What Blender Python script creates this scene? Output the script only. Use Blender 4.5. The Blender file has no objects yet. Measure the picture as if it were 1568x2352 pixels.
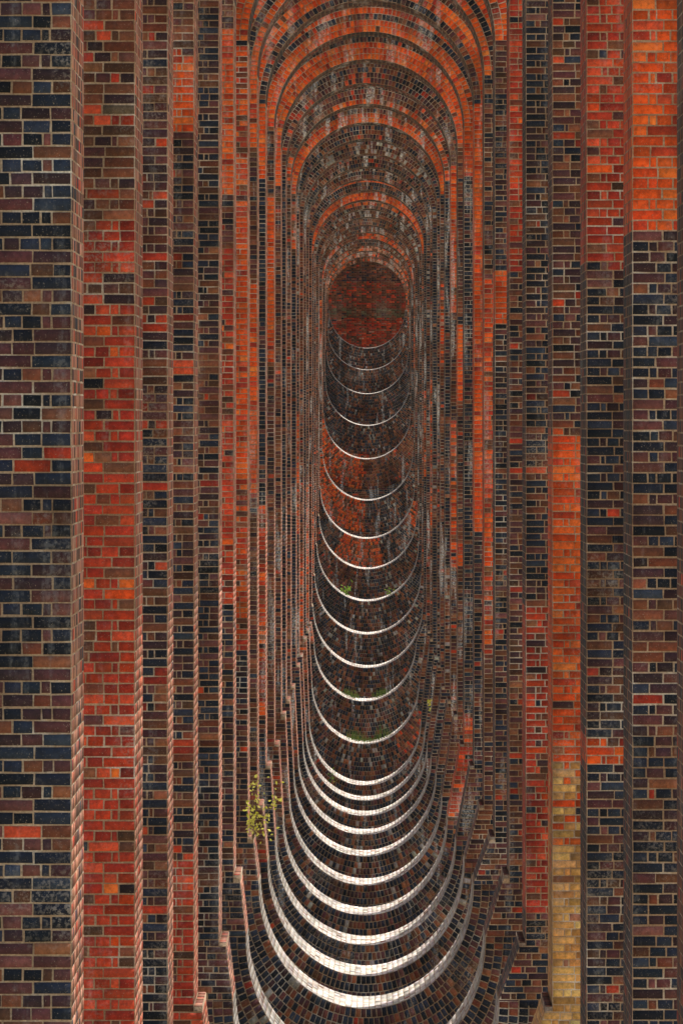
import bpy, math, random
import numpy as np
from mathutils import Vector
rng=np.random.default_rng(7); random.seed(7)
scene=bpy.context.scene
F=22400.0; YH=965.0; VPX=841.0
T=2.1; XO=2.5; W=3.3; ZTOP=9.5; COURSE=0.067
NP=29
def dist(j): return 50.0+12.0*j
ybot=[2318,2243,2172,2103,2035,1968,1918,1875,1840,1805,1710,1612,1535,1458,1382,1308,1238,1150,1055,978,905,850,800]
def lin(c):
    c=np.array(c)/255.0
    return np.where(c<=0.04045,c/12.92,((c+0.055)/1.055)**2.4)
def col_collection(o): scene.collection.objects.link(o)
# ---------------- palettes
PAL=dict(
 blue=[(42,49,64),(36,43,58),(50,57,72),(28,33,45),(24,29,39)],
 purple=[(100,58,58),(86,52,54),(114,68,64),(70,47,52),(62,43,47)],
 brown=[(132,77,55),(112,69,51),(146,89,63),(92,60,46),(122,65,47)],
 red=[(198,68,43),(180,57,39),(208,82,51),(158,54,41),(190,64,35)],
 orange=[(244,98,38),(236,88,32),(250,112,48),(222,78,32),(242,96,38)],
 ochre=[(220,170,102),(210,156,92),(230,182,116),(200,142,80),(216,164,96)],
 pink=[(194,134,110),(178,116,94),(202,144,120),(164,106,86),(184,124,100)],
 pale=[(220,212,204),(206,198,190),(228,220,214),(190,180,170),(212,204,194)],
 grey=[(160,152,146),(146,140,134),(170,162,154),(130,124,118),(152,144,136)],
 moss=[(116,110,80),(104,100,74),(124,116,88),(108,92,72),(96,88,66)])
KEYS=list(PAL); PARR=np.array([[lin(c) for c in PAL[k]] for k in KEYS])
def mk(**kw):
    a=np.zeros(len(KEYS))
    for k,v in kw.items(): a[KEYS.index(k)]=v
    return a/a.sum()
SCH=dict(
 dark=mk(blue=.5,purple=.34,brown=.15,red=.01),
 blue=mk(blue=.8,purple=.16,brown=.04),
 mixed=mk(blue=.22,purple=.38,brown=.35,red=.05),
 brown=mk(blue=.08,purple=.36,brown=.53,red=.03),
 old=mk(purple=.3,brown=.46,red=.16,moss=.04,grey=.04),
 wine=mk(purple=.55,red=.14,brown=.31),
 red=mk(red=.82,brown=.1,orange=.05,purple=.03),
 orange=mk(orange=.88,red=.12),
 oring=mk(orange=.78,red=.17,brown=.05),
 ochre=mk(ochre=.92,pink=.08),
 oc1=mk(ochre=.06,orange=.72,red=.22),
 oc2=mk(ochre=.28,orange=.62,red=.1),
 oc3=mk(ochre=.65,orange=.35),
 pink=mk(pink=.55,brown=.35,red=.1),
 tan=mk(pink=.4,orange=.2,brown=.4),
 pale=mk(pale=1.),
 grey=mk(grey=.7,brown=.3),
 darkmix=mk(blue=.36,purple=.34,brown=.26,red=.04),
 greyb=mk(purple=.24,brown=.28,blue=.42,grey=.06),
 rusty=mk(red=.42,orange=.4,brown=.15,purple=.03),
 muted=mk(red=.12,orange=.46,brown=.32,pink=.1),
 stain=mk(grey=.2,purple=.3,brown=.4,blue=.1),
 endwall=mk(brown=.68,red=.32),
 endlow=mk(red=.62,pink=.08,brown=.3),
 endgreen=mk(moss=.35,brown=.65))
SN=list(SCH)
def pick(names,var=.2):
    n=len(names); out=np.zeros((n,3))
    for s in np.unique(names):
        m=np.where(names==s)[0]
        k=rng.choice(len(KEYS),size=len(m),p=SCH[SN[s]])
        out[m]=PARR[k,rng.integers(0,5,len(m))]
    out*=np.clip(rng.normal(1,var,(n,1)),.5,1.5)
    out*=np.clip(rng.normal(1,.04,(n,3)),.85,1.15)
    return np.minimum(out,.92)
def S(n): return SN.index(n)

FP={0:[('L',-999,9999,'dark'),('L',800,1080,'darkmix'),('R',-999,9999,'brown')],
 1:[('L',-999,9999,'red'),('L',-999,510,'old'),('L',640,700,'wine'),('R',-999,9999,'dark'),('R',-999,520,'oring')],
 2:[('L',-999,980,'wine'),('L',980,9999,'darkmix'),('R',-999,9999,'dark'),('R',-999,620,'red'),('R',620,735,'darkmix'),('R',1690,1765,'rusty')],
 3:[('L',-999,9999,'darkmix'),('L',-999,110,'brown'),('L',110,300,'orange'),('L',1950,9999,'red'),('R',-999,9999,'mixed'),('R',1000,1620,'orange'),('R',1620,1730,'oc1'),('R',1730,1860,'oc2'),('R',1860,2020,'oc3'),('R',2020,9999,'ochre')],
 4:[('L',-999,9999,'dark'),('L',700,1200,'mixed'),('R',-999,9999,'dark'),('R',1400,2100,'red')],
 5:[('L',-999,9999,'mixed'),('L',60,460,'orange'),('L',560,1400,'red'),('L',1400,9999,'dark'),('R',-999,9999,'mixed'),('R',-999,620,'red')],
 6:[('L',-999,9999,'rusty'),('L',500,1100,'orange'),('L',1500,9999,'dark'),('R',-999,9999,'dark'),('R',620,745,'orange'),('R',-999,200,'brown')],
 7:[('L',-999,9999,'brown'),('L',-999,350,'oring'),('L',640,1140,'orange'),('R',-999,9999,'brown'),('R',640,1500,'rusty')],
 8:[('L',-999,9999,'blue'),('L',-999,420,'orange'),('L',1150,1650,'rusty'),('R',-999,9999,'dark'),('R',-999,1220,'orange')],
 9:[('L',-999,9999,'brown'),('L',450,830,'orange'),('R',-999,9999,'blue'),('R',-999,400,'orange'),('R',1640,9999,'rusty')],
 10:[('L',-999,9999,'brown'),('L',150,420,'orange'),('R',-999,9999,'brown'),('R',740,930,'orange'),('R',1250,1310,'orange')],
 11:[('L',-999,9999,'blue'),('R',-999,9999,'brown'),('R',200,720,'oring'),('R',960,1300,'rusty')],
}
r2=random.Random(3)
for j in range(12,NP):
    L=[('L',-999,9999,('brown','blue','greyb')[j%3]),('R',-999,9999,('blue','brown','greyb')[j%3])]
    for s in 'LR':
        a=r2.uniform(400,1400); L.append((s,a,a+r2.uniform(120,420),r2.choice(['muted','wine','brown','muted','stain'])))
    FP[j]=L
o_='oring'
TOPQ={5:[o_]*7,6:[o_,o_,o_,'blue',o_,o_,'dark'],7:[o_,'dark',o_,o_,'blue',o_,'red'],
 8:['dark',o_,o_,'brown','dark','brown','brown'],9:[o_,o_,'dark',o_,'brown','brown','brown'],10:[o_,'orange',o_,'dark','brown','dark','dark'],
 11:['wine','wine','dark','wine','brown','brown','brown'],12:['muted','wine','wine','dark','wine','wine','wine'],13:['orange',o_,'brown','wine','wine','wine','wine'],
 14:['dark','brown','dark','brown','brown','brown','brown'],15:['stain']*7,16:['dark','wine','stain','stain','wine','wine','wine'],17:['brown','dark','stain','brown','brown','brown','brown'],
 18:['dark','dark',o_,'brown','dark','dark','dark'],19:[o_,'orange','wine','stain','brown','brown','brown'],20:['stain','muted','wine','wine','wine','wine','wine'],
 21:['stain']*7,22:['brown']*7,23:['stain']*7,24:['muted']*7,25:['stain']*7,26:['tan']*7,27:['tan']*7,28:['tan']*7}
BOTR={6:'dark',7:'dark',8:'blue',9:'dark',10:'dark',11:'blue',12:'dark',13:'dark',14:'dark',15:'greyb',16:'greyb',17:'greyb',18:'dark',19:'greyb',20:'blue',21:'greyb',22:'greyb',23:'greyb',24:'brown',25:'greyb',26:'blue',27:'greyb',28:'greyb'}
BOTALT={21:'brown',22:'muted',23:'muted',24:'muted',15:'brown',16:'wine'}

# ---------------- materials
def newmat(name):
    m=bpy.data.materials.new(name); m.use_nodes=True; nt=m.node_tree; nt.nodes.clear()
    o=nt.nodes.new('ShaderNodeOutputMaterial'); b=nt.nodes.new('ShaderNodeBsdfPrincipled')
    nt.links.new(b.outputs[0],o.inputs[0]); b.inputs['Specular IOR Level'].default_value=.25
    return m,nt,b
def N(nt,t,**kw):
    n=nt.nodes.new(t)
    for k,v in kw.items(): setattr(n,k,v)
    return n
def noise(nt,scale,detail=4,rough=.6,vec=None):
    n=N(nt,'ShaderNodeTexNoise'); n.inputs['Scale'].default_value=scale; n.inputs['Detail'].default_value=detail; n.inputs['Roughness'].default_value=rough
    if vec: nt.links.new(vec,n.inputs['Vector'])
    return n
def ramp(nt,inp,stops):
    r=N(nt,'ShaderNodeValToRGB'); nt.links.new(inp,r.inputs[0])
    e=r.color_ramp.elements
    while len(e)<len(stops): e.new(.5)
    for i,(p,c) in enumerate(stops): e[i].position=p; e[i].color=(*c,1) if len(c)==3 else c
    return r
def mix(nt,fac,a,b,mode='MIX'):
    n=N(nt,'ShaderNodeMix',data_type='RGBA',blend_type=mode)
    for s,v in ((0,fac),(6,a),(7,b)):
        if isinstance(v,(int,float)): n.inputs[s].default_value=v
        elif isinstance(v,tuple): n.inputs[s].default_value=(*v,1)
        else: nt.links.new(v,n.inputs[s])
    return n.outputs[2]
def streak(nt,P,lo,hi,amt,sc=(6,.6,.7)):
    mp=N(nt,'ShaderNodeMapping'); mp.inputs['Scale'].default_value=sc; nt.links.new(P,mp.inputs[0])
    n=noise(nt,1,6,.65,mp.outputs[0]); r=ramp(nt,n.outputs[0],[(lo,(0,0,0)),(hi,(amt,amt,amt))])
    n2=noise(nt,40,3,.6,P); r2_=ramp(nt,n2.outputs[0],[(.42,(.1,.1,.1)),(.56,(1,1,1))])
    sp=N(nt,'ShaderNodeSeparateXYZ'); nt.links.new(P,sp.inputs[0])
    mr=N(nt,'ShaderNodeMapRange'); mr.inputs[1].default_value=100; mr.inputs[2].default_value=210; mr.inputs[3].default_value=.12; mr.inputs[4].default_value=1; nt.links.new(sp.outputs[1],mr.inputs[0])
    a=mix(nt,1.0,r.outputs[0],r2_.outputs[0],'MULTIPLY')
    return mix(nt,1.0,a,mr.outputs[0],'MULTIPLY')
def grime(nt,P,c,amt):
    mp=N(nt,'ShaderNodeMapping'); mp.inputs['Scale'].default_value=(2.2,.9,.7); mp.inputs['Location'].default_value=(7,3,1); nt.links.new(P,mp.inputs[0])
    n=noise(nt,1,5,.65,mp.outputs[0]); r=ramp(nt,n.outputs[0],[(.38,(amt,amt,amt)),(.58,(1.08,1.08,1.08))])
    return mix(nt,1.0,c,r.outputs[0],'MULTIPLY')
def mat_brick(name,dirty=.62,whites=(.55,.63),wamt=.95):
    m,nt,b=newmat(name)
    g=N(nt,'ShaderNodeNewGeometry'); P=g.outputs['Position']
    a=N(nt,'ShaderNodeAttribute',attribute_name='Col')
    n1=noise(nt,26,6,.75,P); r1=ramp(nt,n1.outputs[0],[(.28,(.5,.5,.5)),(.72,(1.55,1.55,1.55))])
    c=mix(nt,1.0,a.outputs['Color'],r1.outputs[0],'MULTIPLY')
    n2=noise(nt,1.1,6,.65,P); r2_=ramp(nt,n2.outputs[0],[(.55,(0,0,0)),(.7,(.6,.6,.6))])
    n2b=noise(nt,55,3,.6,P); r2b=ramp(nt,n2b.outputs[0],[(.48,(0,0,0)),(.6,(1,1,1))])
    f=mix(nt,1.0,r2_.outputs[0],r2b.outputs[0],'MULTIPLY')
    c=mix(nt,f,c,(.5,.42,.35))
    n3=noise(nt,130,2,.5,P); r3=ramp(nt,n3.outputs[0],[(.65,(0,0,0)),(.73,(.55,.55,.55))])
    c=mix(nt,r3.outputs[0],c,(.5,.4,.3))
    c=grime(nt,P,c,dirty)
    if wamt>0: c=mix(nt,streak(nt,P,whites[0],whites[1],wamt),c,(.72,.70,.68))
    nt.links.new(c,b.inputs['Base Color'])
    rr=ramp(nt,n1.outputs[0],[(.3,(.5,.5,.5)),(.7,(.85,.85,.85))]); nt.links.new(rr.outputs[0],b.inputs['Roughness'])
    bp=N(nt,'ShaderNodeBump'); bp.inputs['Distance'].default_value=.008; bp.inputs['Strength'].default_value=.8
    nb=noise(nt,60,5,.65,P); nt.links.new(nb.outputs[0],bp.inputs['Height']); nt.links.new(bp.outputs[0],b.inputs['Normal'])
    return m
def mat_mortar(name='lime_mortar',k=1.0,dirty=.75,far=.88):
    m,nt,b=newmat(name)
    g=N(nt,'ShaderNodeNewGeometry'); P=g.outputs['Position']
    n=noise(nt,1.3,6,.7,P); r=ramp(nt,n.outputs[0],[(.36,(.44*k,.27*k,.16*k)),(.52,(.62*k,.44*k,.29*k)),(.66,(.92*k,.84*k,.73*k))])
    n2=noise(nt,70,3,.6,P); r2=ramp(nt,n2.outputs[0],[(.3,(.55,.55,.55)),(.7,(1.1,1.1,1.1))])
    c=mix(nt,1.,r.outputs[0],r2.outputs[0],'MULTIPLY'); c=grime(nt,P,c,dirty)
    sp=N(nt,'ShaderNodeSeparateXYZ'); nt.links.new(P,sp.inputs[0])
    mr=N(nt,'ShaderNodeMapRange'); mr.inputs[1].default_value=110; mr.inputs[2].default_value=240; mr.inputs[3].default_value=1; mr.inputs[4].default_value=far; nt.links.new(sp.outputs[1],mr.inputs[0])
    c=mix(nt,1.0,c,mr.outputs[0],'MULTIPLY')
    nt.links.new(c,b.inputs['Base Color']); b.inputs['Roughness'].default_value=.95
    bp=N(nt,'ShaderNodeBump'); bp.inputs['Distance'].default_value=.004; nt.links.new(n2.outputs[0],bp.inputs['Height']); nt.links.new(bp.outputs[0],b.inputs['Normal'])
    return m
def mat_outer():
    m,nt,b=newmat('weathered_brickwork')
    tc=N(nt,'ShaderNodeNewGeometry'); sp=N(nt,'ShaderNodeSeparateXYZ'); nt.links.new(tc.outputs['Position'],sp.inputs[0])
    ad=N(nt,'ShaderNodeMath',operation='ADD'); nt.links.new(sp.outputs[0],ad.inputs[0]); nt.links.new(sp.outputs[1],ad.inputs[1])
    cb=N(nt,'ShaderNodeCombineXYZ'); nt.links.new(ad.outputs[0],cb.inputs[0]); nt.links.new(sp.outputs[2],cb.inputs[1])
    br=N(nt,'ShaderNodeTexBrick'); nt.links.new(cb.outputs[0],br.inputs['Vector'])
    br.inputs['Scale'].default_value=1; br.inputs['Brick Width'].default_value=.21; br.inputs['Row Height'].default_value=.067; br.inputs['Mortar Size'].default_value=.006
    br.inputs['Color1'].default_value=(.26,.20,.18,1); br.inputs['Color2'].default_value=(.48,.26,.17,1); br.inputs['Mortar'].default_value=(.64,.52,.38,1)
    n=noise(nt,1.5,6,.7,tc.outputs['Position']); r=ramp(nt,n.outputs[0],[(.3,(.7,.7,.7)),(.7,(1.2,1.2,1.2))])
    nt.links.new(mix(nt,1.,br.outputs[0],r.outputs[0],'MULTIPLY'),b.inputs['Base Color']); b.inputs['Roughness'].default_value=.9
    return m
MB=mat_brick('fired_brick'); MM=mat_mortar(); MO=mat_outer()
MBD=mat_brick('sooty_brick',.6,(.58,.66),.8); MMD=mat_mortar('sooty_mortar',.75,.6,.85)
MBE=mat_brick('end_wall_brick',.8,wamt=0); MME=mat_mortar('end_wall_mortar',.6,.85,.8)
MMK=mat_mortar('shaded_mortar',.55,.6,.7)  # mortar copy darkened to paint in shade on right jambs and soffits

class Bricks:
    def __init__(s): s.v=[];s.f=[];s.c=[];s.n=0
    def add(s,r,cols,fn,h=.005,gap=(.003,.0066),wob=.0018):
        n=len(r)
        if n==0:return
        sh=rng.uniform(gap[0],gap[1],(n,4))
        u0=r[:,0]+sh[:,0];u1=r[:,1]-sh[:,1];v0=r[:,2]+sh[:,2];v1=r[:,3]-sh[:,3]
        hh=h+rng.uniform(-.0015,.002,n)*(h/.004); zz=np.full(n,-.003); e=.0015
        k=lambda: rng.uniform(-wob,wob,n)
        a=[(u0+k(),v0+k()),(u1+k(),v0+k()),(u1+k(),v1+k()),(u0+k(),v1+k())]
        P=[fn(a[0][0]+e,a[0][1]+e,hh),fn(a[1][0]-e,a[1][1]+e,hh),fn(a[2][0]-e,a[2][1]-e,hh),fn(a[3][0]+e,a[3][1]-e,hh)]+[fn(x,y,zz) for x,y in a]
        V=np.stack(P,1).reshape(-1,3)
        q=np.array([[0,1,2,3],[4,5,1,0],[5,6,2,1],[6,7,3,2],[7,4,0,3]])
        Fc=(s.n+np.arange(n)*8)[:,None,None]+q[None]
        s.v.append(V); s.f.append(Fc.reshape(-1,4)); s.c.append(np.repeat(cols,8,0)); s.n+=8*n
    def obj(s,name,extra=None,mats=None):
        mats=mats or (MB,MM)
        V=np.concatenate(s.v);Fc=np.concatenate(s.f);C=np.concatenate(s.c); nb=len(Fc)
        if extra is not None:
            ev,ef=extra; ev=np.array(ev,float); ef=np.array(ef)+len(V)
            V=np.concatenate([V,ev]);Fc=np.concatenate([Fc,ef]);C=np.concatenate([C,np.ones((len(ev),3))*.3])
        me=bpy.data.meshes.new(name); me.vertices.add(len(V)); me.vertices.foreach_set('co',V.ravel())
        me.loops.add(Fc.size); me.loops.foreach_set('vertex_index',Fc.ravel().astype(np.int32))
        me.polygons.add(len(Fc)); me.polygons.foreach_set('loop_start',np.arange(0,Fc.size,4,dtype=np.int32)); me.polygons.foreach_set('loop_total',np.full(len(Fc),4,np.int32))
        for m in mats: me.materials.append(m)
        mi=np.zeros(len(Fc),np.int32); mi[nb:]=1; me.polygons.foreach_set('material_index',mi)
        at=me.color_attributes.new('Col','FLOAT_COLOR','POINT'); at.data.foreach_set('color',np.concatenate([C,np.ones((len(C),1))],1).ravel())
        me.update(calc_edges=True); o=bpy.data.objects.new(name,me); col_collection(o); return o
HB=.102; SB=.2
def rows(u0,u1,z0,z1,flip=False,shift=0,regular=False):
    out=[]; k0=math.ceil(z0/COURSE-1e-6); k1=math.floor(z1/COURSE+1e-6)
    for k in range(k0,k1):
        za=k*COURSE; Lr=u1-u0; pr=(k+shift)%2; rr=rng.random()
        if rr<.3 and not regular:
            ln=rng.choice([HB,SB,.15],size=int(Lr/.1)+3,p=[.5,.35,.15]); e=np.concatenate([[0],np.cumsum(ln)])
        elif pr==0: e=np.arange(0,Lr+SB,SB)
        else: e=np.concatenate([[0,HB],np.arange(HB*1.5,Lr+HB,HB)])
        e=e.astype(float); e[1:]+=rng.normal(0,.005,len(e)-1)
        e=e[e<Lr-.03]; e=np.append(e,Lr)
        a=e[:-1];b=e[1:]
        if flip: a,b=Lr-b,Lr-a
        out.append(np.stack([u0+a,u0+b,np.full(len(a),za),np.full(len(a),za+COURSE)],1))
    return np.concatenate(out) if out else np.zeros((0,4))
def face_scheme(j,x,z):
    d=dist(j); y=YH-z*F/d; s=np.zeros(len(x),int)
    for side,a,b,n in FP[j]:
        m=(x<0.06) if side=='L' else (x>=0.06)
        jit=np.round(rng.uniform(-1,1,len(x)))*COURSE*F/d*.6
        m&=(y+jit>=a)&(y+jit<b); s[m]=S(n)
    oc=np.isin(s,[S('ochre'),S('oc1'),S('oc2'),S('oc3'),S('orange'),S('oring')])
    m=(rng.random(len(x))<.04)&~oc; s[m]=S('darkmix'); return s
def seg(thet,main,alt,seed,cnt=3,wid=(.15,.55)):
    r=random.Random(seed); s=np.full(len(thet),S(main))
    for q in range(cnt):
        a=r.uniform(0,math.pi); w=r.uniform(*wid); m=(thet>a)&(thet<a+w); s[m]=S(alt)
    return s
viaduct=bpy.data.objects.new('brick_viaduct',None); col_collection(viaduct)
viaduct['label']='long red and blue brick railway viaduct with tall arched pier openings'; viaduct['category']='viaduct'
def par(o,p): o.parent=p
Binfo={}
for j in range(NP):
    d=dist(j); y0=d
    GAP=((.0026,.0058) if j==0 else (.003,.0064)) if j<8 else (.0026,.0055)
    VAR=.22 if j<8 else .12
    B=7.4 if j<6 else (ybot[j-6]-YH)*d/F
    FL=float(np.interp(j,[0,8,14,18,28],[.03,.025,.02,.025,.035]))
    EZ=float(np.interp(j,[0,16,22,28],[1.15,1.12,1.06,1.0]))
    zb=-B+FL*EZ; zt=6.3
    xl,xr=-1.495+rng.uniform(-.015,.015),(1.615 if j<9 else 1.575)+rng.uniform(-.015,.015)
    if j==0: xl,xr=-1.51,1.66
    if j==1: xl,xr=-1.47,1.69
    if j==2: xl,xr=-1.506,1.67
    if j==3: xl,xr=-1.52,1.64
    R=(xr-xl)/2; cx=(xl+xr)/2; zs=zt-R
    ledge = B>7.2; ZL=-5.25-.04*((j*7)%5-2)
    if ledge: bxl,bxr=xl+.14,xr-.27
    else: bxl,bxr=xl+.03,xr-.03
    lxl,lxr=(xl+.07,xr-.06) if ledge else (bxl,bxr)
    Rb=(bxr-bxl)/2; bcx=(bxl+bxr)/2; zbs=zb+Rb*EZ
    def bx(z):      # lower jambs batter inwards below the ledge
        t=np.clip((z-zbs)/(ZL-zbs),0,1) if ledge else 0.0*z
        return bxl+(lxl-bxl)*t, bxr+(lxr-bxr)*t
    zg=zb-1.75
    Binfo[j]=(zb,Rb,bcx,zg,xl,xr,lxl,lxr,EZ)
    sl=[(zg-.6,bcx,bcx),(zbs-(Rb+FL)*EZ,bcx,bcx)]
    n=28
    for k in range(1,n+1):
        t=math.pi/2*k/n; rad=Rb+FL*math.cos(t); sl.append((zbs-rad*math.cos(t)*EZ,bcx-rad*math.sin(t),bcx+rad*math.sin(t)))
    if ledge: sl+= [(ZL,lxl,lxr),(ZL+.03,xl,xr)]
    elif zbs<zs-.1: sl+=[(zbs+.06,xl,xr)]
    for k in range(0,n+1):
        t=math.pi/2*k/n; zq=zs+R*math.sin(t)
        if zq>sl[-1][0]: sl.append((zq,cx-R*math.cos(t),cx+R*math.cos(t)))
    sl.append((ZTOP,cx,cx))
    V=[];Fs=[];M=[]
    def quad(a,b,c,dd,m):
        i=len(V); V.extend([a,b,c,dd]); Fs.append((i,i+1,i+2,i+3)); M.append(m)
    for (z1,a1,b1),(z2,a2,b2) in zip(sl[:-1],sl[1:]):
        if z2-z1<1e-6: continue
        for yy in (y0,y0+T):
            mi=0 if yy==y0 else 1
            quad((-XO,yy,z1),(a1,yy,z1),(a2,yy,z2),(-XO,yy,z2),mi)
            quad((b1,yy,z1),(XO,yy,z1),(XO,yy,z2),(b2,yy,z2),mi)
        if not(a1==b1 and a2==b2):
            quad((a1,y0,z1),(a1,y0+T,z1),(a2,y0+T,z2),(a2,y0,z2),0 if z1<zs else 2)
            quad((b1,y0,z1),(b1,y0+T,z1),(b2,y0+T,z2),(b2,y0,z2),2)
    zz0=zg-.6
    for s in (-1,1):
        for yy in (y0,y0+T): quad((s*XO,yy,zz0),(s*W,yy,zz0),(s*W,yy,ZTOP),(s*XO,yy,ZTOP),1)
        quad((s*W,y0,zz0),(s*W,y0+T,zz0),(s*W,y0+T,ZTOP),(s*W,y0,ZTOP),1)
    me=bpy.data.meshes.new('pier'); me.from_pydata(V,[],Fs); me.materials.append(MM); me.materials.append(MO); me.materials.append(MMK)
    for p,m in zip(me.polygons,M): p.material_index=m
    pier=bpy.data.objects.new('pier',me); col_collection(pier); par(pier,viaduct)
    zlo=max(zg,-(2352-YH)*d/F-1.0); zhi=min(8.5,YH*d/F+1.0)
    RT=.1; NT,NB=8,10; Rto=R+NT*RT; Rbo=Rb+NB*RT
    fb=Bricks(); fm=lambda u,v,w:np.stack([u,y0-w,v],1)
    parts=[]
    def filt(r):
        keep=np.ones(len(r),bool)
        for (c0,c1,RR,top,ez) in ((cx,zs,Rto,True,1.),(bcx,zbs,Rbo,False,EZ)):
            ins=np.ones(len(r),bool)
            for uu in (0,1):
                for vv in (2,3):
                    dx=r[:,uu]-c0;dz=(r[:,vv]-c1)/ez
                    ok=(dx*dx+dz*dz<RR*RR)&((dz>-1e-6) if top else (dz<1e-6)); ins&=ok
            keep&=~ins
        return r[keep]
    sh=j
    def strips(z0,z1,a,b):
        if z1-z0<COURSE*.99: return
        parts.append(rows(-XO,a,z0,z1,True,sh)); parts.append(rows(b,XO,z0,z1,False,sh))
    ql=lambda z:math.floor(z/COURSE)*COURSE
    lo=max(zlo,ql(zbs)+COURSE); hi=min(zhi,ql(zs))
    if ledge:
        k=math.ceil(lo/COURSE-1e-6)
        while (k+1)*COURSE<=ql(ZL)+1e-6:
            a_,b_=bx((k+.5)*COURSE); strips(k*COURSE,(k+1)*COURSE,float(a_),float(b_)); k+=1
        strips(max(lo,ql(ZL)),hi,xl,xr)
    else: strips(lo,hi,xl,xr)
    if zhi>ql(zs): parts.append(filt(np.concatenate([rows(-XO,xl,ql(zs),ql(zs)+COURSE,True,sh),rows(xr,XO,ql(zs),ql(zs)+COURSE,False,sh)])))
    if zhi>ql(zs)+COURSE: parts.append(filt(rows(-XO,XO,ql(zs)+COURSE,zhi,False,sh)))
    if zlo<ql(zbs): parts.append(filt(rows(-XO,XO,zlo,ql(zbs),False,sh)))
    if zlo<ql(zbs)+COURSE: parts.append(np.concatenate([rows(-XO,bxl,ql(zbs),ql(zbs)+COURSE,True,sh),rows(bxr,XO,ql(zbs),ql(zbs)+COURSE,False,sh)]))
    r=np.concatenate(parts); sc=face_scheme(j,(r[:,0]+r[:,1])/2,(r[:,2]+r[:,3])/2)
    fb.add(r,pick(sc,VAR),fm,.005,GAP)
    o=fb.obj('brick_facing'); par(o,pier)
    jb=Bricks()
    for side in (0,1):
        segs=[]
        lo=max(zlo,zbs)
        if ledge:
            segs.append((lo,ZL,None,True)); segs.append((max(lo,ZL+.03),zs,xl if side==0 else xr,False))
        else: segs.append((lo+.06,zs,xl if side==0 else xr,False))
        for a,b,xx,low in segs:
            b=min(b,zhi)
            if b-a<COURSE*1.5: continue
            r=rows(0,T,a,b,False,sh+1)
            nm='pink' if side==0 else 'brown'  # left jambs take a paler palette, sunlight painted into the brick
            sc=np.full(len(r),S(nm))
            if side==1: sc=face_scheme(j,np.full(len(r),1.),(r[:,2]+r[:,3])/2)
            else:
                s2=face_scheme(j,np.full(len(r),-1.),(r[:,2]+r[:,3])/2); m=rng.random(len(r))<.15; sc[m]=s2[m]
            cc=pick(sc,.1)
            if side==1: cc=cc*.7  # right jambs: shade multiplied into the brick colour
            elif j>=4: cc=np.minimum(cc*1.25+.05,.9)  # left jambs further in: sunlit edge lightened in the colour
            sg=1 if side==0 else -1
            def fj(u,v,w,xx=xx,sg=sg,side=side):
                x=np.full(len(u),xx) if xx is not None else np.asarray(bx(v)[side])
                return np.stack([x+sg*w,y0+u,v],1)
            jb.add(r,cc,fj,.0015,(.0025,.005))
    if jb.n: o=jb.obj('jamb'); par(o,pier)
    def soffit_rects(Rq):
        n=int(math.pi*Rq/.073); th=np.linspace(0,math.pi,n+1); L=[]
        for k in range(n):
            if k%2: e=np.arange(0,T+.01,.215)
            else: e=np.arange(-.1075,T+.1,.215)
            e=np.clip(e,0,T); e=np.unique(np.append(e,T)); a=e[:-1];b=e[1:]; q=b-a>.03
            L.append(np.stack([a,b,np.full(len(a),th[k]),np.full(len(a),th[k+1])],1)[q])
        return np.concatenate(L)
    if zs<zhi:
        ab=Bricks(); r=soffit_rects(R)
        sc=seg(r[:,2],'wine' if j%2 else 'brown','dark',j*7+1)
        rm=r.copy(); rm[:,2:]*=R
        ab.add(rm,pick(sc)*.55,lambda u,v,w:np.stack([cx-(R-w)*np.cos(v/R),y0+u,zs+(R-w)*np.sin(v/R)],1),.002)  # underside shade of the soffit multiplied into its brick colour
        TQ=TOPQ.get(j,[o_]*7)
        for q in range(NT):
            r0=R+q*RT; rc=r0+RT/2; n=int(math.pi*rc/.068)
            e=np.linspace(0,math.pi,n+1)
            rr=np.stack([e[:-1]*rc,e[1:]*rc,np.full(n,r0),np.full(n,r0+RT)],1)
            main=TQ[min(6,q)]; alt='dark' if main in(o_,'orange','wine','brown','stain') else 'brown'
            sc=seg(e[:-1],main,alt,j*31+(q//2),0 if main in (o_,'orange') else 1)
            cc=pick(sc,.18 if j<12 else .14)*(.88 if q%2 else 1.15)
            ab.add(rr,np.minimum(cc,.92),lambda u,v,w,rc=rc:np.stack([cx-v*np.cos(u/rc),y0-.006-w,zs+v*np.sin(u/rc)],1),.005,GAP)
        ev=[];ef=[];m=64
        for k in range(m+1):
            t=math.pi*k/m; ev+= [(cx-(R)*math.cos(t),y0-.006,zs+(R)*math.sin(t)),(cx-Rto*math.cos(t),y0-.006,zs+Rto*math.sin(t))]
            if k<m: ef.append((2*k,2*k+1,2*k+3,2*k+2))
        o=ab.obj('arch_ring',(ev,ef)); par(o,pier)
    if zlo<zbs:
        ab=Bricks(); r=soffit_rects(Rb)
        sc=np.full(len(r),S('pale')); m=rng.random(len(r))<.12; sc[m]=S('grey')
        rm=r.copy(); rm[:,2:]*=Rb
        def bowl(u,v,w):
            a=v/Rb; rad=Rb+FL*(1-u/T)*np.sin(a)-w
            return np.stack([bcx-rad*np.cos(a),y0+u,zbs-rad*np.sin(a)*EZ],1)
        th=(r[:,2]+r[:,3])/2
        # lime-dusty bricks, sunlit white put into their colour; darker up the flanks
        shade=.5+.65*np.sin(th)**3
        ab.add(rm,np.minimum(pick(sc,.12)*shade[:,None],.9),bowl,.0015,(.002,.0045))
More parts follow.
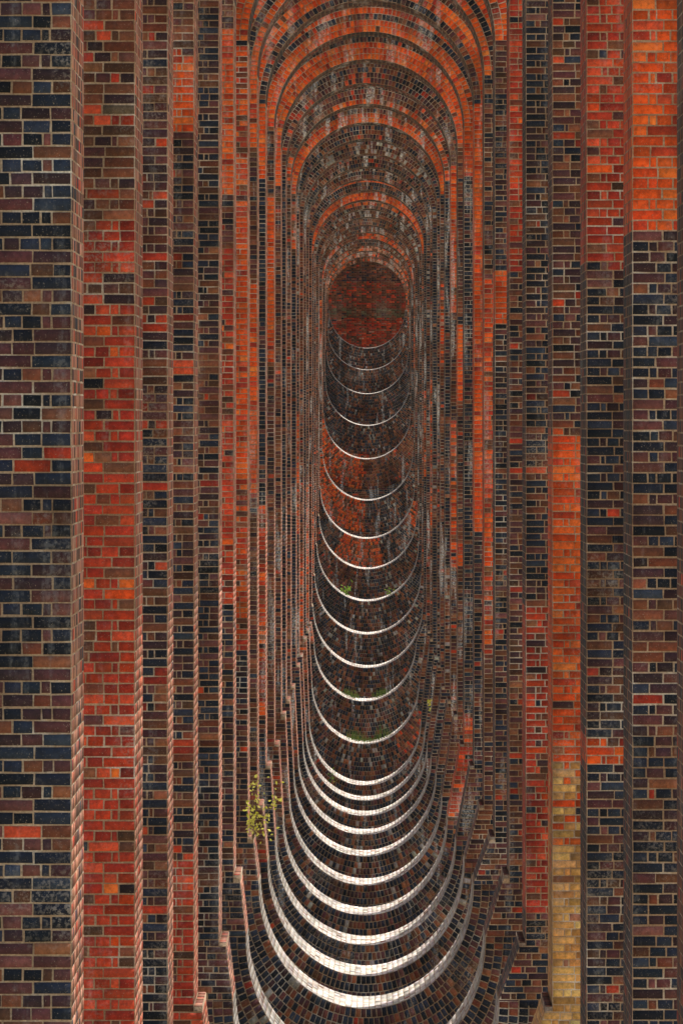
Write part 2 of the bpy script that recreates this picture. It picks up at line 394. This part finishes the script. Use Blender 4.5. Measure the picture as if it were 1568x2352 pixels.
        for q in range(NB):
            r0=Rb+q*RT; rc=r0+RT/2; n=int(math.pi*rc/.064); e=np.linspace(0,math.pi,n+1)
            rr=np.stack([e[:-1]*rc,e[1:]*rc,np.full(n,r0),np.full(n,r0+RT)],1)
            if j in (23,24):
                sc=np.full(n,S(BOTR[j])); sc[(e[:-1]<1.5)]=S('muted')
            else: sc=seg(e[:-1],BOTR.get(j,'dark'),BOTALT.get(j,'greyb'),j*17,2,(.35,.9))
            ab.add(rr,pick(sc,.15),lambda u,v,w,rc=rc:np.stack([bcx-(v+FL*np.sin(u/rc))*np.cos(u/rc),y0-.006-w,zbs-(v+FL*np.sin(u/rc))*np.sin(u/rc)*EZ],1),.005,GAP)
        ev=[];ef=[];m=64
        for k in range(m+1):
            t=math.pi*k/m; c_,s_=math.cos(t),math.sin(t); f_=FL*s_
            ev+= [(bcx-(Rb+f_)*c_,y0-.006,zbs-(Rb+f_)*s_*EZ),(bcx-(Rbo+f_)*c_,y0-.006,zbs-(Rbo+f_)*s_*EZ),
                  (bcx-(Rb+f_)*c_,y0-.0055,zbs-(Rb+f_)*s_*EZ),(bcx-Rb*c_,y0+T,zbs-Rb*s_*EZ)]
            if k<m: ef+= [(4*k,4*k+1,4*k+5,4*k+4),(4*k+2,4*k+3,4*k+7,4*k+6)]
        o=ab.obj('inverted_arch_ring',(ev,ef),(MBD,MMD)); par(o,pier)
    if ledge and ZL>zlo:
        for side,(a,b) in enumerate(((xl,lxl+.005),(lxr-.005,xr))):
            lb=Bricks()
            n=9; e=np.linspace(-.006,T,n*2+1)
            rr=np.array([[a,b,e[k],e[k+1]] for k in range(n*2)])
            lb.add(rr,pick(np.full(len(rr),S('pink' if side==0 else 'brown')),.15)*.7,lambda u,v,w:np.stack([u,y0+v,ZL+.034+w],1))
            ev=[];ef=[]; i=0
            for zz in (ZL-.004,ZL+.034):
                for (px,py) in ((a,y0-.008),(b,y0-.008),(b,y0+T),(a,y0+T)): ev.append((px,py,zz))
            ef+= [(i,i+1,i+2,i+3),(i+4,i+5,i+6,i+7),(i,i+1,i+5,i+4),(i+1,i+2,i+6,i+5),(i+2,i+3,i+7,i+6),(i+3,i,i+4,i+7)]
            o=lb.obj('plinth_ledge',(ev,ef),(MBD,MMD)); par(o,pier)

# ---------------- abutment wall at the end
ya=dist(NP-1)+9.0
ab=Bricks(); r=rows(-3,3,0,9,False,0,True); z=(r[:,2]+r[:,3])/2; yy=YH-z*F/ya
sc=np.full(len(r),S('endwall')); sc[yy>728]=S('endlow'); sc[(yy>705)&(yy<728)]=S('endgreen'); sc[yy<645]=S('brown'); m=(rng.random(len(r))<.12); sc[m]=S('brown')
ab.add(r,np.minimum(pick(sc,.12)*.95,.9),lambda u,v,w:np.stack([u,ya-w,v],1))
bx_=[(-6,ya,-3),(6,ya,-3),(6,ya+4,-3),(-6,ya+4,-3),(-6,ya,16),(6,ya,16),(6,ya+4,16),(-6,ya+4,16)]
o=ab.obj('abutment_wall',(bx_,[(0,1,2,3),(4,5,6,7),(0,1,5,4),(1,2,6,5),(2,3,7,6),(3,0,4,7)]),(MBE,MME)); par(o,viaduct)

# ---------------- deck with vaulted bays
V=[];Fs=[]
def q4(a,b,c,d_):
    i=len(V);V.extend([a,b,c,d_]);Fs.append((i,i+1,i+2,i+3))
DT=ZTOP+6.4
prof=[]
for k in range(0,9):
    t=math.pi/2*k/8; prof.append((dist(0)-4.95+4.95*math.sin(t),ZTOP+4.95*math.cos(t)))
for j in range(NP-1):
    ys=dist(j)+T; prof.append((ys,ZTOP)); Rv=(12-T)/2
    for k in range(1,25):
        t=math.pi*k/24; prof.append((ys+Rv-Rv*math.cos(t),ZTOP+Rv*math.sin(t)))
ys=dist(NP-1)+T; Rv=(ya-ys)/2
for k in range(0,17):
    t=math.pi*k/16; prof.append((ys+Rv-Rv*math.cos(t),ZTOP+1.4*Rv*math.sin(t)))
WD=W+.15
for (a,za),(b,zb_) in zip(prof[:-1],prof[1:]):
    if b-a<1e-5: continue
    q4((-WD,a,za),(WD,a,za),(WD,b,zb_),(-WD,b,zb_))
    for s in (-WD,WD): q4((s,a,za),(s,b,zb_),(s,b,DT),(s,a,DT))
    q4((-WD,a,DT),(WD,a,DT),(WD,b,DT),(-WD,b,DT))
me=bpy.data.meshes.new('vaulted_deck'); me.from_pydata(V,[],Fs); me.materials.append(MO)
dk=bpy.data.objects.new('vaulted_deck',me); col_collection(dk); par(dk,viaduct)

# ---------------- ground
def gz(y):
    ks=[dist(j) for j in range(NP)]; zs_=[Binfo[j][3] for j in range(NP)]
    return float(np.interp(y,ks,zs_))
m,nt,b=newmat('dry_grass'); g=N(nt,'ShaderNodeNewGeometry'); n=noise(nt,.6,8,.7,g.outputs['Position'])
rp=ramp(nt,n.outputs[0],[(.3,(.22,.22,.13)),(.5,(.40,.36,.26)),(.7,(.52,.48,.38))]); nt.links.new(rp.outputs[0],b.inputs['Base Color']); b.inputs['Roughness'].default_value=1
xs=[-1500,-300,-60,-20,-8,-3,0,3,8,20,60,300,1500]; ysl=[-1500,-200,0,40]+[dist(j) for j in range(NP)]+[420,600,2000]
V=[(x,y,gz(y)+(.1*math.sin(y*.7+x) if abs(x)>5 else 0)) for y in ysl for x in xs]; nx=len(xs)
Fs=[(r*nx+c,r*nx+c+1,(r+1)*nx+c+1,(r+1)*nx+c) for r in range(len(ysl)-1) for c in range(nx-1)]
me=bpy.data.meshes.new('ground'); me.from_pydata(V,[],Fs); me.materials.append(m)
gr=bpy.data.objects.new('ground',me); col_collection(gr); gr['kind']='structure'; gr['label']='dry grassy valley floor beneath the viaduct'; gr['category']='ground'

# ---------------- plants
def leafmat(name,c1,c2):
    m,nt,b=newmat(name); oi=N(nt,'ShaderNodeNewGeometry'); rp=ramp(nt,oi.outputs['Random Per Island'],[(0,c1),(1,c2)])
    nt.links.new(rp.outputs[0],b.inputs['Base Color']); b.inputs['Roughness'].default_value=.8; b.inputs['Specular IOR Level'].default_value=.05
    tr=N(nt,'ShaderNodeBsdfTranslucent'); nt.links.new(rp.outputs[0],tr.inputs[0]); mx=N(nt,'ShaderNodeMixShader'); mx.inputs[0].default_value=.5
    out=[q for q in nt.nodes if q.type=='OUTPUT_MATERIAL'][0]
    nt.links.new(b.outputs[0],mx.inputs[1]); nt.links.new(tr.outputs[0],mx.inputs[2]); nt.links.new(mx.outputs[0],out.inputs[0])
    return m
ML=leafmat('leaf_green',(.12,.26,.03),(.36,.55,.10)); MY=leafmat('leaf_yellow',(.55,.54,.06),(.95,.88,.22))
MG=leafmat('grass_blade',(.04,.07,.015),(.13,.18,.05))
ms,nt,b=newmat('twig_bark'); b.inputs['Base Color'].default_value=(.25,.16,.1,1)
def shrub(base,h,w,leaves,lsize,mat,label,lean=(0,-.2),seed=1,blades=False,stems=9,spread=.035):
    r=random.Random(seed); V=[];Fs=[];MI=[]
    def tube(p,q,rad):
        i=len(V)
        for P,rr in ((p,rad),(q,rad*.6)):
            for k in range(4):
                a=k*math.pi/2; V.append((P[0]+rr*math.cos(a),P[1]+rr*math.sin(a),P[2]))
        for k in range(4): Fs.append((i+k,i+(k+1)%4,i+4+(k+1)%4,i+4+k)); MI.append(1)
    tips=[]
    for s in range(stems if not blades else 0):
        ang=r.uniform(-1,1); p=(0,0,0); hh=h*r.uniform(.15,1)
        for k in range(6):
            f=(k+1)/6; nx_=lean[0]*f+ang*w*.5*f+r.uniform(-.03,.03); q=(nx_,lean[1]*f+r.uniform(-.06,.06),hh*f+r.uniform(-.03,.03)); tube(p,q,.006*(1-f*.6)); 
            if k>0: tips.append((p,q))
            p=q
    for k in range(leaves):
        if blades:
            x=r.gauss(0,w*.35); y=r.uniform(-.1,.35); hh=h*r.uniform(.3,1)*max(.25,1-abs(x)/w); z0=0
            lx=r.uniform(-.07,.07); ww=.005
            i=len(V); V+=[(x-ww,y,z0-.05),(x+ww,y,z0-.05),(x+lx+.002,y+r.uniform(-.04,.04),hh)]; Fs.append((i,i+1,i+2)); MI.append(0)
            if r.random()<.5: c=(x+lx*.7,y,hh*r.uniform(.3,.9))
            else: continue
        else:
            p,q=r.choice(tips); f=r.random(); c=tuple(p[a]+(q[a]-p[a])*f+r.gauss(0,spread) for a in range(3))
        a=r.uniform(0,6.28); t=r.uniform(-1,1); sz=lsize*r.uniform(.6,1.2)
        ux=(math.cos(a)*sz,math.sin(a)*sz*.5,math.sin(a)*sz); vx=(-math.sin(a)*sz*.5,t*sz*.4,math.cos(a)*sz*.5)
        i=len(V); V+=[tuple(c[m_]-ux[m_] for m_ in range(3)),tuple(c[m_]+vx[m_] for m_ in range(3)),tuple(c[m_]+ux[m_] for m_ in range(3)),tuple(c[m_]-vx[m_] for m_ in range(3))]; Fs.append((i,i+1,i+2,i+3)); MI.append(0)
    me=bpy.data.meshes.new('wild_plant'); me.from_pydata(V,[],Fs); me.materials.append(mat); me.materials.append(ms)
    for p,mi in zip(me.polygons,MI): p.material_index=mi
    o=bpy.data.objects.new('wild_plant',me); o.location=base; col_collection(o); o['label']=label; o['category']='plant'; return o
shrub((Binfo[6][6]-.01,dist(6)-.02,-5.25),.92,.42,140,.026,MY,'leafy yellow-green sapling sprouting from a pier ledge',(.2,-.35),1,False,12,.045)
shrub((Binfo[14][7]+.1,dist(14)-.03,-6.55),.58,.5,90,.038,MY,'small yellow-green bush rooted in a brick joint',(.02,-.5),2,False,8,.05)
def bowlz(j,x):
    zb,Rb,bcx=Binfo[j][:3]; EZ=Binfo[j][8]; return zb+Rb*EZ-EZ*math.sqrt(max(0,Rb*Rb-(x-bcx)**2))
for (j,x,h,w,n,ls,mt,lb,bl,sd) in [
 (20,-.62,.42,.45,60,.035,ML,'bright green fern growing in an inverted brick arch',False,3),
 (20,.72,.2,.3,35,.03,ML,'small green weed growing in an inverted brick arch',False,4),
 (17,-.45,.32,.5,90,.024,MG,'dark green weeds lining an inverted brick arch',True,5),
 (17,.42,.32,.4,80,.024,MG,'dark green weeds lining an inverted brick arch',True,6),
 (16,-.3,.42,.5,80,.018,MG,'grass tuft growing in an inverted brick arch',True,7),
 (16,.42,.6,.35,60,.018,MG,'tall grass and weeds in an inverted brick arch',True,8),
 (16,.05,.14,.6,140,.012,MG,'low dry grass in an inverted brick arch',True,9)]:
    shrub((x,dist(j)+T*.6,bowlz(j,x)),h,w,n,ls,mt,lb,(0,0),sd,bl)
shrub((-.8,dist(15)-.02,Binfo[15][0]+.05),.45,.14,50,.02,ML,'thin green weed clinging to the brickwork',(0,-.08),11)

# ---------------- light
sun_el=math.radians(65); az=math.radians(42)
sv=(math.sin(az)*math.cos(sun_el),math.cos(az)*math.cos(sun_el),math.sin(sun_el))
w=bpy.data.worlds.new('World'); scene.world=w; w.use_nodes=True; nt=w.node_tree
bg=nt.nodes['Background']; sky=nt.nodes.new('ShaderNodeTexSky'); sky.sky_type='NISHITA'; sky.sun_disc=False; sky.sun_elevation=sun_el; sky.sun_rotation=az
sky.dust_density=5.0; sky.air_density=1.6
nt.links.new(sky.outputs[0],bg.inputs[0]); bg.inputs[1].default_value=.15
sd=bpy.data.lights.new('sun','SUN'); sd.energy=5; sd.angle=math.radians(.5); sd.color=(1,.95,.87)
so=bpy.data.objects.new('sun',sd); so.rotation_euler=Vector(sv).to_track_quat('Z','Y').to_euler(); so.location=(30,30,60); col_collection(so)
# ---------------- camera
cam=bpy.data.cameras.new('camera'); co=bpy.data.objects.new('camera',cam); col_collection(co)
co.location=(0,0,0); co.rotation_euler=(math.radians(90),0,0)
cam.sensor_fit='HORIZONTAL'; cam.sensor_width=36; cam.lens=36*F/1568; cam.clip_end=5000; cam.clip_start=.5
cam.shift_x=-(VPX-784)/1568; cam.shift_y=-(1176-YH)/1568
scene.camera=co
scene.view_settings.view_transform='Standard'; scene.view_settings.look='None'; scene.view_settings.exposure=0
